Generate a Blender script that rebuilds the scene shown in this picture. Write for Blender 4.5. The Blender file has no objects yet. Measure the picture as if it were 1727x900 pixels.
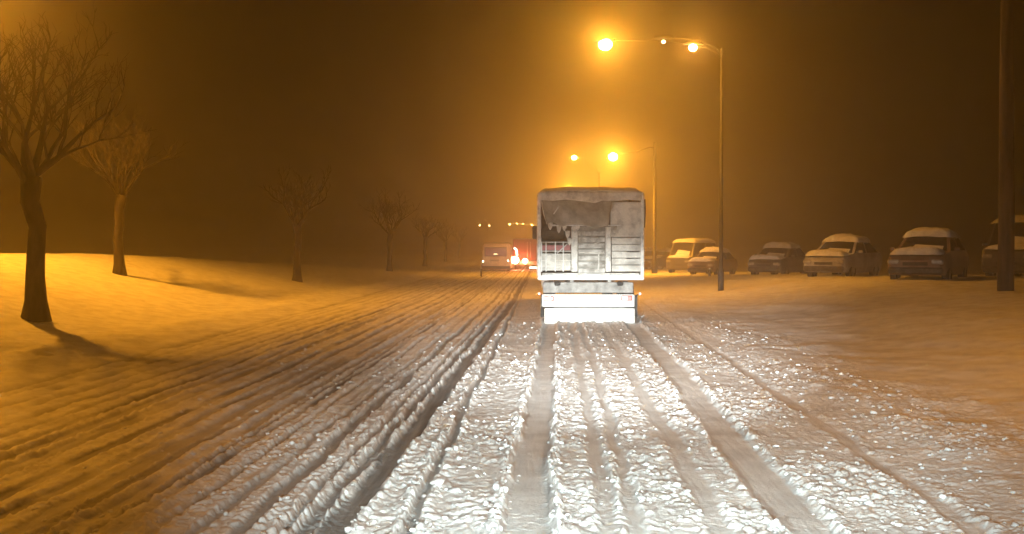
import bpy, math, random
import numpy as np
from mathutils import Vector, Matrix

random.seed(7)
S = bpy.context.scene
C = S.collection

# ------------------------------------------------------------------ camera
# the road runs along +Y; the camera sits in a following vehicle, 1.88 m up
H = 1.88
F = 1766.0
cam_d = bpy.data.cameras.new('camera')
cam = bpy.data.objects.new('camera', cam_d)
C.objects.link(cam)
cam.location = (0, 0, H)
cam.rotation_euler = (math.radians(90 - 1.136), 0, math.radians(1.77))
cam_d.sensor_width = 36
cam_d.lens = 36 * F / 1727
cam_d.clip_start = 0.1
cam_d.clip_end = 3000
S.camera = cam
S.view_settings.view_transform = 'Standard'
S.view_settings.look = 'None'
S.view_settings.exposure = 0
S.view_settings.gamma = 1

# ------------------------------------------------------------------ night sky
W = bpy.data.worlds.new('World')
S.world = W
W.use_nodes = True
nt = W.node_tree
nt.nodes.clear()
out = nt.nodes.new('ShaderNodeOutputWorld')
sky = nt.nodes.new('ShaderNodeTexSky')
sky.sky_type = 'NISHITA'
sky.sun_disc = False
sky.sun_elevation = math.radians(-8)
sky.sun_rotation = math.radians(180)
b1 = nt.nodes.new('ShaderNodeBackground')
b1.inputs['Strength'].default_value = 0.02
nt.links.new(sky.outputs[0], b1.inputs['Color'])
b2 = nt.nodes.new('ShaderNodeBackground')          # town glow on low snow cloud, even all over
b2.inputs['Color'].default_value = (1.0, 0.40, 0.07, 1)
b2.inputs['Strength'].default_value = 0.003
ad = nt.nodes.new('ShaderNodeAddShader')
nt.links.new(b1.outputs[0], ad.inputs[0])
nt.links.new(b2.outputs[0], ad.inputs[1])
nt.links.new(ad.outputs[0], out.inputs['Surface'])

cy = S.cycles
cy.use_denoising = True
cy.max_bounces = 6
cy.diffuse_bounces = 3
cy.volume_bounces = 1
cy.sample_clamp_indirect = 6
cy.sample_clamp_direct = 0
cy.use_light_tree = True

SODIUM = (1.0, 0.365, 0.020)


def lamp_light(name, kind, loc, power, color, size=0.1, parent=None):
    d = bpy.data.lights.new(name, kind)
    d.energy = power
    d.color = color
    d.shadow_soft_size = size
    o = bpy.data.objects.new(name, d)
    C.objects.link(o)
    o.location = loc
    if parent:
        o.parent = parent
    return o


# headlights of the vehicle the picture is taken from (low beam, wide and flat)
for sx in (-0.68, 0.68):
    hl = lamp_light('headlight_beam', 'SPOT', (sx, 1.3, 1.20), 27000, (0.92, 1.0, 0.97), 0.07)
    hl.data.spot_size = math.radians(10.2)
    hl.data.spot_blend = 1.0
    v = Vector((1.35 + sx * 0.3, 25, 0.12)) - hl.location
    hl.rotation_euler = v.to_track_quat('-Z', 'Y').to_euler()
    hl.scale = (3.0, 1, 1)
    sp_ = lamp_light('headlight_spill', 'SPOT', (sx, 1.3, 1.22), 2650, (0.86, 1.0, 0.97), 0.09)
    sp_.data.spot_size = math.radians(34)
    sp_.data.spot_blend = 1.0
    v = Vector((1.0 + sx * 0.3, 12, -0.1)) - sp_.location
    sp_.rotation_euler = v.to_track_quat('-Z', 'Y').to_euler()
    sp_.scale = (1.8, 1, 1)

# ------------------------------------------------------------------ noise (numpy)
def _hash(ix, iy, seed):
    x = (ix.astype(np.int64) * 374761393 + iy.astype(np.int64) * 668265263 + seed * 1442695041) & 0xFFFFFFFF
    x = ((x ^ (x >> 13)) * 1274126177) & 0xFFFFFFFF
    x = ((x ^ (x >> 16)) * 2246822519) & 0xFFFFFFFF
    return ((x ^ (x >> 15)) & 0xFFFFFF) / float(0xFFFFFF)


def vnoise(x, y, seed=0):
    x = np.asarray(x, float); y = np.asarray(y, float)
    ix = np.floor(x); iy = np.floor(y)
    fx = x - ix; fy = y - iy
    u = fx * fx * fx * (fx * (fx * 6 - 15) + 10)
    v = fy * fy * fy * (fy * (fy * 6 - 15) + 10)
    a = _hash(ix, iy, seed); b = _hash(ix + 1, iy, seed)
    c = _hash(ix, iy + 1, seed); d = _hash(ix + 1, iy + 1, seed)
    return (a + (b - a) * u) * (1 - v) + (c + (d - c) * u) * v


def fbm(x, y, n=4, seed=0):
    s = 0; a = 0.5; t = 0
    for k in range(n):
        s = s + a * vnoise(x * 2 ** k, y * 2 ** k, seed + k * 17); t += a; a *= 0.55
    return s / t


def worley(x, y, seed=0):
    ix = np.floor(x); iy = np.floor(y)
    best = np.full(np.shape(x), 9.0); hh = np.zeros(np.shape(x))
    for dx in (-1, 0, 1):
        for dy in (-1, 0, 1):
            jx = ix + dx; jy = iy + dy
            px = jx + _hash(jx, jy, seed); py = jy + _hash(jx, jy, seed + 5)
            d = (px - x) ** 2 + (py - y) ** 2
            m = d < best
            best = np.where(m, d, best)
            hh = np.where(m, _hash(jx, jy, seed + 11), hh)
    return np.sqrt(best), hh


def sstep(t):
    t = np.clip(t, 0, 1)
    return t * t * (3 - 2 * t)


def ground_base(X, Y):
    X = np.asarray(X, float); Y = np.asarray(Y, float)
    left = 1.5 * sstep((-X - 7.5) / 9.0) * (1 - sstep((Y - 30) / 60))
    right = 0.7 * sstep((X - 4.0) / 7.0) * (1 - sstep((Y - 30) / 40))
    return left + right


def gz(x, y):
    return float(ground_base(x, y))


def at(px, py, d):
    """world point seen at photo pixel px, py at distance d along the road"""
    return Vector(((px - 918) / F * d, d, H + (415 - py) / F * d))


# ------------------------------------------------------------------ materials
def new_mat(name):
    m = bpy.data.materials.new(name)
    m.use_nodes = True
    n = m.node_tree.nodes
    return m, n, m.node_tree.links, n['Principled BSDF']


def noisy(name, c1, c2, scale=6.0, rough=0.6, bump=0.0, bscale=30.0, lo=0.4, hi=0.6, metal=0.0, stretch=None, detail=6):
    m, n, l, p = new_mat(name)
    tc = n.new('ShaderNodeTexCoord')
    src = tc.outputs['Object']
    if stretch:
        mp = n.new('ShaderNodeMapping'); mp.inputs['Scale'].default_value = stretch
        l.new(src, mp.inputs['Vector']); src = mp.outputs['Vector']
    t = n.new('ShaderNodeTexNoise'); t.inputs['Scale'].default_value = scale; t.inputs['Detail'].default_value = detail
    t.inputs['Roughness'].default_value = 0.62
    l.new(src, t.inputs['Vector'])
    r = n.new('ShaderNodeValToRGB')
    r.color_ramp.elements[0].position = lo; r.color_ramp.elements[0].color = (*c1, 1)
    r.color_ramp.elements[1].position = hi; r.color_ramp.elements[1].color = (*c2, 1)
    l.new(t.outputs['Fac'], r.inputs['Fac'])
    l.new(r.outputs['Color'], p.inputs['Base Color'])
    p.inputs['Roughness'].default_value = rough
    if 'snow' in name or 'crust' in name: p.inputs['Specular IOR Level'].default_value = 0.03
    p.inputs['Metallic'].default_value = metal
    if name == 'snow':
        p.inputs['Subsurface Weight'].default_value = 0.55
        p.inputs['Subsurface Radius'].default_value = (1, 1, 1)
        p.inputs['Subsurface Scale'].default_value = 0.03
    if bump:
        t2 = n.new('ShaderNodeTexNoise'); t2.inputs['Scale'].default_value = bscale; t2.inputs['Detail'].default_value = 4
        l.new(src, t2.inputs['Vector'])
        b = n.new('ShaderNodeBump'); b.inputs['Strength'].default_value = bump; b.inputs['Distance'].default_value = 0.02
        l.new(t2.outputs['Fac'], b.inputs['Height']); l.new(b.outputs['Normal'], p.inputs['Normal'])
    return m


def glow_mat(name, color, strength, base=(0.8, 0.8, 0.8)):
    m, n, l, p = new_mat(name)
    p.inputs['Base Color'].default_value = (*base, 1)
    p.inputs['Emission Color'].default_value = (*color, 1)
    p.inputs['Emission Strength'].default_value = strength
    p.inputs['Roughness'].default_value = 0.3
    m.cycles.emission_sampling = 'NONE'
    return m


M = {}
M['snow'] = noisy('snow', (0.70, 0.71, 0.73), (0.85, 0.86, 0.87), 5, 0.65, 0.5, 28)
M['snow_crust'] = noisy('snow_crust', (0.26, 0.24, 0.22), (0.79, 0.755, 0.70), 3.2, 0.7, 0.55, 22, 0.28, 0.56, detail=9)
M['slat_crust'] = noisy('slat_crust', (0.20, 0.18, 0.155), (0.72, 0.70, 0.67), 5.0, 0.7, 0.5, 26, 0.32, 0.60)
M['tarp'] = noisy('tarp', (0.34, 0.31, 0.26), (0.78, 0.76, 0.72), 2.2, 0.6, 0.4, 14, 0.30, 0.58, detail=9)
M['tarp_dirty'] = noisy('tarp_dirty', (0.13, 0.11, 0.08), (0.44, 0.41, 0.36), 2.4, 0.6, 0.5, 14, 0.32, 0.66, detail=9)
M['frame_paint'] = noisy('frame_paint', (0.36, 0.34, 0.32), (0.80, 0.765, 0.71), 7, 0.5, 0.3, 40, 0.3, 0.55)
M['white_paint'] = noisy('white_paint', (0.62, 0.62, 0.60), (0.82, 0.82, 0.80), 2.5, 0.45, 0.15, 30, 0.3, 0.55)
M['cream_paint'] = noisy('cream_paint', (0.55, 0.41, 0.23), (0.82, 0.68, 0.46), 1.3, 0.4, 0.12, 24, 0.33, 0.58, detail=9)  # white paint with warm lamplight put into its colour
M['red_paint'] = noisy('red_paint', (0.10, 0.018, 0.013), (0.18, 0.035, 0.022), 3, 0.45, 0.1, 30)
M['red_board'] = noisy('red_board', (0.30, 0.05, 0.05), (0.45, 0.10, 0.09), 9, 0.5, 0.2, 30)
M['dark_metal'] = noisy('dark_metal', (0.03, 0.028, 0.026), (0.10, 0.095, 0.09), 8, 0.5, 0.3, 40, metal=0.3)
M['chassis'] = noisy('chassis', (0.16, 0.15, 0.14), (0.42, 0.40, 0.38), 5, 0.6, 0.4, 30, 0.35, 0.65)
M['rubber'] = noisy('rubber', (0.015, 0.015, 0.015), (0.05, 0.048, 0.045), 9, 0.8, 0.4, 40)
M['rim'] = noisy('rim', (0.3, 0.3, 0.3), (0.5, 0.5, 0.5), 9, 0.4, 0.0, metal=0.6)
M['glass'] = noisy('dark_glass', (0.02, 0.018, 0.016), (0.035, 0.03, 0.028), 3, 0.12)
M['red_glass'] = glow_mat('red_lit_glass', (0.50, 0.035, 0.012), 0.16, (0.03, 0.006, 0.004))  # faint red emission stands for brake lights reflected in the glass
M['red_lens'] = glow_mat('red_lens', (1.0, 0.05, 0.03), 0.6, (0.5, 0.03, 0.02))
M['dull_lens'] = noisy('dull_red_lens', (0.35, 0.06, 0.05), (0.50, 0.16, 0.14), 9, 0.25)
M['hot_lens'] = glow_mat('bright_lens', (1.0, 0.78, 0.55), 9.0)
M['brake'] = glow_mat('brake_light', (1.0, 0.50, 0.28), 40.0)
M['marker'] = glow_mat('marker_light', (1.0, 0.22, 0.16), 2.2)
M['amber'] = glow_mat('amber_marker', (1.0, 0.72, 0.34), 6.0)
M['sodium'] = glow_mat('sodium_bulb', (1.0, 0.62, 0.13), 130.0)
M['sodium_far'] = glow_mat('sodium_bulb_far', (1.0, 0.66, 0.24), 60.0)
M['bulb'] = glow_mat('pale_bulb', (1.0, 0.68, 0.30), 14.0)
M['pole'] = noisy('pole_steel', (0.009, 0.0085, 0.008), (0.02, 0.019, 0.018), 5, 0.6, 0.2, 40)
M['wood_pole'] = noisy('wood_pole', (0.05, 0.036, 0.026), (0.11, 0.08, 0.055), 8, 0.8, 0.6, 30, stretch=(1, 1, 0.1))
M['bark'] = noisy('bark', (0.022, 0.016, 0.012), (0.06, 0.045, 0.034), 7, 0.9, 0.8, 22, stretch=(1, 1, 0.25))
M['plate'] = noisy('plate', (0.30, 0.25, 0.14), (0.42, 0.36, 0.22), 14, 0.5)
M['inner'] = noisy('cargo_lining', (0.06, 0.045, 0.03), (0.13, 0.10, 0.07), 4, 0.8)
M['car_silver'] = noisy('car_silver', (0.30, 0.29, 0.28), (0.45, 0.44, 0.43), 2, 0.35)
M['car_dark'] = noisy('car_dark', (0.05, 0.05, 0.055), (0.11, 0.105, 0.10), 2, 0.35)
M['car_red'] = noisy('car_brown', (0.16, 0.10, 0.07), (0.25, 0.17, 0.12), 2, 0.35)


def ground_material():
    m, n, l, p = new_mat('snow_ground')
    tc = n.new('ShaderNodeTexCoord')
    at_ = n.new('ShaderNodeAttribute'); at_.attribute_name = 'dirt'
    t = n.new('ShaderNodeTexNoise'); t.inputs['Scale'].default_value = 3.0; t.inputs['Detail'].default_value = 8
    l.new(tc.outputs['Object'], t.inputs['Vector'])
    mp = n.new('ShaderNodeMapping'); mp.inputs['Scale'].default_value = (14, 0.8, 4)
    l.new(tc.outputs['Object'], mp.inputs['Vector'])
    t3 = n.new('ShaderNodeTexNoise'); t3.inputs['Scale'].default_value = 1.0; t3.inputs['Detail'].default_value = 6
    l.new(mp.outputs['Vector'], t3.inputs['Vector'])
    rs = n.new('ShaderNodeValToRGB')
    rs.color_ramp.elements[0].position = 0.32; rs.color_ramp.elements[0].color = (0.66, 0.655, 0.65, 1)
    rs.color_ramp.elements[1].position = 0.6; rs.color_ramp.elements[1].color = (0.86, 0.865, 0.87, 1)
    l.new(t.outputs['Fac'], rs.inputs['Fac'])
    rd = n.new('ShaderNodeValToRGB')
    rd.color_ramp.elements[0].position = 0.3; rd.color_ramp.elements[0].color = (0.13, 0.123, 0.117, 1)
    rd.color_ramp.elements[1].position = 0.7; rd.color_ramp.elements[1].color = (0.33, 0.325, 0.32, 1)
    l.new(t3.outputs['Fac'], rd.inputs['Fac'])
    mx = n.new('ShaderNodeMix'); mx.data_type = 'RGBA'
    l.new(at_.outputs['Fac'], mx.inputs[0]); l.new(rs.outputs['Color'], mx.inputs[6]); l.new(rd.outputs['Color'], mx.inputs[7])
    l.new(mx.outputs[2], p.inputs['Base Color'])
    p.inputs['Roughness'].default_value = 0.6
    p.inputs['Subsurface Weight'].default_value = 0.55
    p.inputs['Subsurface Radius'].default_value = (1, 1, 1)
    p.inputs['Subsurface Scale'].default_value = 0.035
    p.inputs['Specular IOR Level'].default_value = 0.04
    t2 = n.new('ShaderNodeTexNoise'); t2.inputs['Scale'].default_value = 45; t2.inputs['Detail'].default_value = 5
    l.new(tc.outputs['Object'], t2.inputs['Vector'])
    b = n.new('ShaderNodeBump'); b.inputs['Strength'].default_value = 0.55; b.inputs['Distance'].default_value = 0.015
    l.new(t2.outputs['Fac'], b.inputs['Height']); l.new(b.outputs['Normal'], p.inputs['Normal'])
    return m


# ------------------------------------------------------------------ mesh builder
class MB:
    def __init__(s):
        s.v = []; s.f = []; s.sm = []

    def add(s, verts, faces, smooth=False):
        o = len(s.v)
        s.v += [tuple(v) for v in verts]
        s.f += [tuple(i + o for i in f) for f in faces]
        s.sm += [smooth] * len(faces)
        return s

    def box(s, c, size, rot=None, ch=0.0):
        """box; ch chamfers its edges"""
        hx, hy, hz = (q / 2 for q in size)
        if ch <= 0:
            vs = [Vector((x, y, z)) for x in (-hx, hx) for y in (-hy, hy) for z in (-hz, hz)]
            fs = [(0, 1, 3, 2), (4, 6, 7, 5), (0, 4, 5, 1), (2, 3, 7, 6), (0, 2, 6, 4), (1, 5, 7, 3)]
        else:
            ch = min(ch, hx * .9, hy * .9, hz * .9)
            vs = []; idx = {}
            for x in (-1, 1):
                for y in (-1, 1):
                    for z in (-1, 1):
                        for a in range(3):
                            k = [hx - ch, hy - ch, hz - ch]; k[a] = (hx, hy, hz)[a]
                            idx[(x, y, z, a)] = len(vs)
                            vs.append(Vector((x * k[0], y * k[1], z * k[2])))
            fs = []
            for a in range(3):
                b, c2 = (a + 1) % 3, (a + 2) % 3
                for sgn in (-1, 1):
                    q = []
                    for (p1, p2) in ((-1, -1), (1, -1), (1, 1), (-1, 1)):
                        k = [0, 0, 0]; k[a] = sgn; k[b] = p1; k[c2] = p2
                        q.append(idx[(*k, a)])
                    fs.append(tuple(q if sgn > 0 else q[::-1]))
                for s1 in (-1, 1):
                    for s2 in (-1, 1):
                        k0 = [0, 0, 0]; k0[b] = s1; k0[c2] = s2
                        k1 = list(k0); k0[a] = -1; k1[a] = 1
                        q = [idx[(*k0, b)], idx[(*k1, b)], idx[(*k1, c2)], idx[(*k0, c2)]]
                        fs.append(tuple(q if s1 * s2 < 0 else q[::-1]))
            for x in (-1, 1):
                for y in (-1, 1):
                    for z in (-1, 1):
                        q = [idx[(x, y, z, a)] for a in range(3)]
                        fs.append(tuple(q if x * y * z > 0 else q[::-1]))
        if rot is not None:
            vs = [rot @ v for v in vs]
        cc = Vector(c)
        return s.add([v + cc for v in vs], fs)

    def tube(s, pts, rad, n=8, cap=True):
        pts = [Vector(p) for p in pts]
        if not isinstance(rad, (list, tuple)):
            rad = [rad] * len(pts)
        vs = []; fs = []
        for i, p in enumerate(pts):
            d = (pts[min(i + 1, len(pts) - 1)] - pts[max(i - 1, 0)]).normalized()
            a = d.orthogonal().normalized() if i == 0 else (pa - d * pa.dot(d)).normalized()
            pa = a
            b = d.cross(a)
            for k in range(n):
                t = 2 * math.pi * k / n
                vs.append(p + (a * math.cos(t) + b * math.sin(t)) * rad[i])
        for i in range(len(pts) - 1):
            for k in range(n):
                q = (k + 1) % n
                fs.append((i * n + k, i * n + q, (i + 1) * n + q, (i + 1) * n + k))
        s.add(vs, fs, True)
        if cap:
            o = len(s.v) - len(vs)
            s.f += [tuple(o + k for k in range(n))[::-1], tuple(o + (len(pts) - 1) * n + k for k in range(n))]
            s.sm += [False, False]
        return s

    def ball(s, c, r, nu=10, nv=7, sq=(1, 1, 1)):
        c = Vector(c)
        vs = [c + Vector((0, 0, -r * sq[2]))]
        for i in range(1, nv):
            t = math.pi * i / nv
            for k in range(nu):
                a = 2 * math.pi * k / nu
                vs.append(c + Vector((r * sq[0] * math.sin(t) * math.cos(a), r * sq[1] * math.sin(t) * math.sin(a), -r * sq[2] * math.cos(t))))
        vs.append(c + Vector((0, 0, r * sq[2])))
        fs = []
        for k in range(nu):
            fs.append((0, 1 + (k + 1) % nu, 1 + k))
            for i in range(nv - 2):
                a = 1 + i * nu + k; b = 1 + i * nu + (k + 1) % nu
                fs.append((a, b, b + nu, a + nu))
            a = 1 + (nv - 2) * nu
            fs.append((len(vs) - 1, a + k, a + (k + 1) % nu))
        return s.add(vs, fs, True)

    def loft(s, loops, cap=True, smooth=True):
        n = len(loops[0]); vs = [v for lp in loops for v in lp]; fs = []
        for i in range(len(loops) - 1):
            for k in range(n):
                q = (k + 1) % n
                fs.append((i * n + k, i * n + q, (i + 1) * n + q, (i + 1) * n + k))
        s.add(vs, fs, smooth)
        if cap:
            o = len(s.v) - len(vs)
            s.f += [tuple(o + k for k in range(n))[::-1], tuple(o + (len(loops) - 1) * n + k for k in range(n))]
            s.sm += [False, False]
        return s

    def build(s, name, mat, parent=None, loc=None, bevel=0):
        me = bpy.data.meshes.new(name)
        me.from_pydata(s.v, [], s.f)
        me.polygons.foreach_set('use_smooth', s.sm)
        me.materials.append(M[mat] if isinstance(mat, str) else mat)
        me.update()
        o = bpy.data.objects.new(name, me)
        C.objects.link(o)
        if parent: o.parent = parent
        if loc is not None: o.location = loc
        return o


def thing(name, label, cat, loc, rz=0.0, group=None):
    o = bpy.data.objects.new(name, None)
    o.empty_display_size = 0.3
    C.objects.link(o)
    o.location = loc; o.rotation_euler = (0, 0, rz)
    o['label'] = label; o['category'] = cat
    if group: o['group'] = group
    return o


def copy_tree(o, parent=None):
    c = o.copy(); C.objects.link(c)
    if parent: c.parent = parent
    for ch in list(o.children): copy_tree(ch, c)
    return c


def snow_slab(w, l, th, z0, y0, seed, over=0.03, nx=14, ny=20, crown=0.0, x0=0.0):
    """a rounded, uneven layer of snow lying on a w x l surface at height z0, centre x0,y0"""
    xs = np.linspace(-1, 1, nx); ys = np.linspace(-1, 1, ny)
    mb = MB(); vs = []; fs = []
    for j, b in enumerate(ys):
        for i, a in enumerate(xs):
            e = min(1 - abs(a), 1 - abs(b)) * min(w, l) / 2
            t = th * math.sqrt(min(1, e / (th * 1.2 + 1e-6))) if e < th * 1.2 else th
            x = a * (w / 2 + over); y = b * (l / 2 + over)
            nn = float(fbm(np.array([x * 3.1 + seed]), np.array([y * 3.1]), 3, seed)[0])
            z = z0 + t * (0.6 + 0.8 * nn) + crown * (1 - a * a) * (1 if e > 0 else 1)
            if e <= 1e-6: z = z0 - 0.01 - 0.05 * nn + crown * (1 - a * a)
            vs.append((x0 + x, y0 + y, z))
    n = nx
    for j in range(ny - 1):
        for i in range(nx - 1):
            fs.append((j * n + i, j * n + i + 1, (j + 1) * n + i + 1, (j + 1) * n + i))
    mb.add(vs, fs, True)
    return mb


def ridge(x0, x1, y, z, r, seed, step=0.05, sy=0.8):
    """lumpy line of snow caught on a ledge"""
    n = max(3, int((x1 - x0) / step))
    pts = []; rad = []
    for i in range(n + 1):
        x = x0 + (x1 - x0) * i / n
        k = float(fbm(np.array([x * 7 + seed * 3.1]), np.array([seed * 1.7]), 3, seed)[0])
        pts.append((x, y, z + r * (0.3 + 0.4 * (k - .5)))); rad.append(max(0.006, r * (0.15 + 1.5 * max(0, k - 0.18))))
    rad[0] *= 0.4; rad[-1] *= 0.4
    return MB().tube(pts, rad, 7)


def wheel(parent, x, y, r, w, twin=False):
    """wheel > tyre, rim (axle along X)"""
    hub = MB().tube([(x - w * .3, y, r), (x + w * .3, y, r)], r * 0.16, 10).build('wheel', 'dark_metal', parent)
    n = 20
    prof = [(-.5, .62), (-.5, .92), (-.36, 1), (.36, 1), (.5, .92), (.5, .62)]
    loops = []
    for k in range(n):
        t = 2 * math.pi * k / n
        loops.append([(x + a * w, y + b * r * math.cos(t), r + b * r * math.sin(t)) for a, b in prof])
    mb = MB(); vs = [v for lp in loops for v in lp]; fs = []
    for k in range(n):
        q = (k + 1) % n
        for i in range(5):
            fs.append((k * 6 + i, q * 6 + i, q * 6 + i + 1, k * 6 + i + 1))
    mb.add(vs, fs, True); mb.build('tyre', 'rubber', hub)
    MB().tube([(x - w * .32, y, r), (x + w * .32, y, r)], r * 0.62, 16).build('rim', 'rim', hub)
    return hub


# ------------------------------------------------------------------ ground: snowed-up road and verges
RUTS = [  # x near, x far, half width, depth, dirt, edge softness
    (-0.115, 0.10, 0.135, 0.080, 0.14, 0.05),
    (1.68, 2.02, 0.15, 0.045, 0.10, 0.06),
    (-1.32, -1.13, 0.075, 0.050, 1.0, 0.05),
    (-0.885, -0.86, 0.032, 0.060, 0.60, 0.03),
    (0.42, 0.62, 0.035, 0.012, 0.10, 0.06),
    (0.62, 0.84, 0.03, 0.016, 0.12, 0.05),
    (1.15, 1.30, 0.05, 0.010, 0.08, 0.07),
    (2.75, 3.0, 0.04, 0.010, 0.10, 0.07),
]
_r = random.Random(12)
_x = -1.50
while _x > -7.0:                        # many fine slush lines left of the lane
    RUTS.append((_x, _x + 0.14, _r.uniform(0.018, 0.06) * (1 if _x > -3 else 1.5), _r.uniform(0.03, 0.075), _r.uniform(0.45, 1.0), 0.035))
    _x -= _r.uniform(0.13, 0.30) * (1 if _x > -3.5 else 1.4)
FINE = 11


def build_ground():
    f2 = F * 1024 / 1727
    k = f2 * H
    p_near = k / 3.6
    d = [k / p for p in np.concatenate([
        np.arange(p_near, k / 6.6, -1.4), np.arange(k / 6.6, k / 32, -0.42), np.arange(k / 32, k / 500, -0.5)])]
    rows = np.array([-60, -30, -15, -6, 0, 1.5, 2.6] + d + [700, 1000, 1600])
    near = np.concatenate([np.arange(-4.8, -2.7, 0.02), np.arange(-2.7, 3.4, 0.0115), np.arange(3.4, 4.6, 0.02)])
    g = [0.03]
    while sum(g) < 900: g.append(min(g[-1] * 1.05, 60) if sum(g) < 40 else g[-1] * 1.25)
    cs = np.cumsum(g)
    cols = np.concatenate([(-4.8 - cs)[::-1], near, near[-1] + cs])
    X, Y = np.meshgrid(cols, rows)
    Z = ground_base(X, Y)
    wob = (fbm(Y * 0.25, X * 0 + 3.3, 3, 40) - 0.5)
    t = np.clip((Y - 7) / 16, -0.2, 3)
    rut = np.zeros_like(X); dep = np.zeros_like(X); dirt = np.zeros_like(X)
    edge = np.zeros_like(X)
    for i, (xa, xb, hw, dp, dr, sf) in enumerate(RUTS):
        xc = xa + (xb - xa) * np.minimum(t, 1.6) + wob * 0.05 + (fbm(Y * 0.9, Y * 0 + i * 7.1, 3, 60 + i) - .5) * 0.10
        hwv = hw * (0.75 + 0.5 * fbm(Y * 1.7, Y * 0 + i * 3.3, 3, 90 + i))
        dd = np.abs(X - xc)
        ragged = (fbm(X * 9, Y * 5, 4, 120 + i) - 0.5) * sf * 1.5
        m = 1 - sstep((dd + ragged - hwv) / sf)
        if i >= FINE:                   # broken, fading in and out along the way
            m = m * (0.45 + 0.55 * sstep((fbm(Y * 0.7 + i * 3.7, X * 1.5, 4, 200 + i) - 0.33) / 0.2))
        dep = np.maximum(dep, m * dp); rut = np.maximum(rut, m); dirt = np.maximum(dirt, m * dr)
        edge = np.maximum(edge, np.exp(-((dd - hwv - sf * 1.2) / 0.05) ** 2) * min(1, dp / 0.07))
    road = sstep((X + 8.0) / 1.5) * (1 - sstep((X - 2.9) / 0.8))
    rut *= road; dep *= road; dirt *= road; edge *= road
    # clods of churned snow
    wx = X + (fbm(X * 9, Y * 9, 2, 3) - .5) * 0.08
    wy = Y + (fbm(X * 9, Y * 9, 2, 8) - .5) * 0.08
    w1, h1 = worley(wx * 14, wy * 12, 1)
    w2, h2 = worley(wx * 21, wy * 19, 2)
    w3, h3 = worley(wx * 4.2, wy * 3.6, 4)
    big = np.clip(1 - w3 * 1.7, 0, 1) ** 0.8 * np.clip(h3 * 2.4 - 1.6, 0, 1)
    c1 = np.sqrt(np.clip(1 - (w1 * 1.45) ** 2, 0, 1)) * (0.25 + 0.9 * h1 ** 1.3)
    c2 = np.sqrt(np.clip(1 - (w2 * 1.45) ** 2, 0, 1)) * (0.25 + h2)
    patch = sstep((fbm(X * 1.3, Y * 0.5, 3, 21) - 0.28) / 0.35)
    clod = 0.020 * c1 + 0.015 * c2 + 0.03 * big + 0.012 * fbm(X * 24, Y * 20, 3, 31)
    leftness = sstep((-1.2 - X) / 1.0)
    clod = clod * (1 - 0.25 * leftness) * (0.45 + 0.65 * patch)
    streak = (fbm(X * 9, Y * 0.45, 3, 51) - 0.5) * 0.030 * (0.4 + leftness)
    verge = 1 - road
    smooth = 0.06 * fbm(X * 0.7, Y * 0.5, 4, 71) + 0.02 * fbm(X * 4, Y * 3, 3, 72) + 0.25 * (fbm(X * 0.12, Y * 0.09, 3, 73) - .5) * sstep((np.abs(X) - 5) / 6)
    free = 1 - rut
    dep = dep * 0.42
    Z += road * (0.075 + streak * free + clod * free + edge * 0.020 * (0.3 + c1 + c2) * (1 - 0.6 * leftness) - dep
                 + rut * (0.006 * fbm(X * 40, Y * 2.0, 2, 81) + 0.006 * c2 * patch))
    Z += 0.10 * np.exp(-((X + 7.6 + wob) / 0.6) ** 2) * fbm(X * 2, Y * 1.5, 4, 301) * (1 + c1) + verge * (np.abs(X) < 40) * 0.07 * (fbm(X * 1.3, Y * 0.9, 4, 303) - .4)
    Z += verge * (0.10 + smooth) + verge * (1 - sstep((X - 3.8) / 2.0)) * (X > 0) * clod
    nearfade = 1
    dirt = np.clip(dirt + road * free * (0.05 + 0.20 * leftness * sstep((fbm(X * 5, Y * 0.7, 3, 61) - .45) / .2)
                   + 0.08 * sstep((fbm(X * 2.2, Y * 0.8, 4, 62) - 0.5) / 0.2)) - 0.25 * free * c1 * road, 0, 1)
    nr, nc = X.shape
    # loose lumps of snow thrown up between the ruts
    rnd = np.random.default_rng(5)
    N = 13000
    u = rnd.random(N)
    ly = 1 / (1 / 6.2 + (1 / 27.0 - 1 / 6.2) * u ** 0.85)
    lx = rnd.uniform(-4.2, 4.2, N)
    ri = np.clip(np.searchsorted(rows, ly), 0, nr - 1); ci = np.clip(np.searchsorted(cols, lx), 0, nc - 1)
    prob = (1 - rut[ri, ci]) ** 2 * (0.25 + 0.75 * patch[ri, ci]) * np.where(lx < -1.3, 0.35, 1.0) + edge[ri, ci] * np.where(lx < -1.3, 0.15, 0.6)
    keep = rnd.random(N) < prob * 0.5
    lx, ly, ri, ci = lx[keep], ly[keep], ri[keep], ci[keep]
    lz = Z[ri, ci]
    rad = 0.010 + 0.020 * rnd.random(len(lx)) ** 2.2
    rad = np.where(rnd.random(len(lx)) < 0.012, rad + rnd.uniform(.012, .035, len(lx)), rad)
    g5 = (1 + 5 ** .5) / 2
    iv = np.array([(-1, g5, 0), (1, g5, 0), (-1, -g5, 0), (1, -g5, 0), (0, -1, g5), (0, 1, g5), (0, -1, -g5), (0, 1, -g5), (g5, 0, -1), (g5, 0, 1), (-g5, 0, -1), (-g5, 0, 1)])
    iv /= np.linalg.norm(iv[0])
    itf = np.array([(0, 11, 5), (0, 5, 1), (0, 1, 7), (0, 7, 10), (0, 10, 11), (1, 5, 9), (5, 11, 4), (11, 10, 2), (10, 7, 6), (7, 1, 8), (3, 9, 4), (3, 4, 2), (3, 2, 6), (3, 6, 8), (3, 8, 9), (4, 9, 5), (2, 4, 11), (6, 2, 10), (8, 6, 7), (9, 8, 1)])
    n_ = len(lx)
    lv = iv[None] * rad[:, None, None] * (0.62 + 0.76 * rnd.random((n_, 12, 1)))
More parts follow.
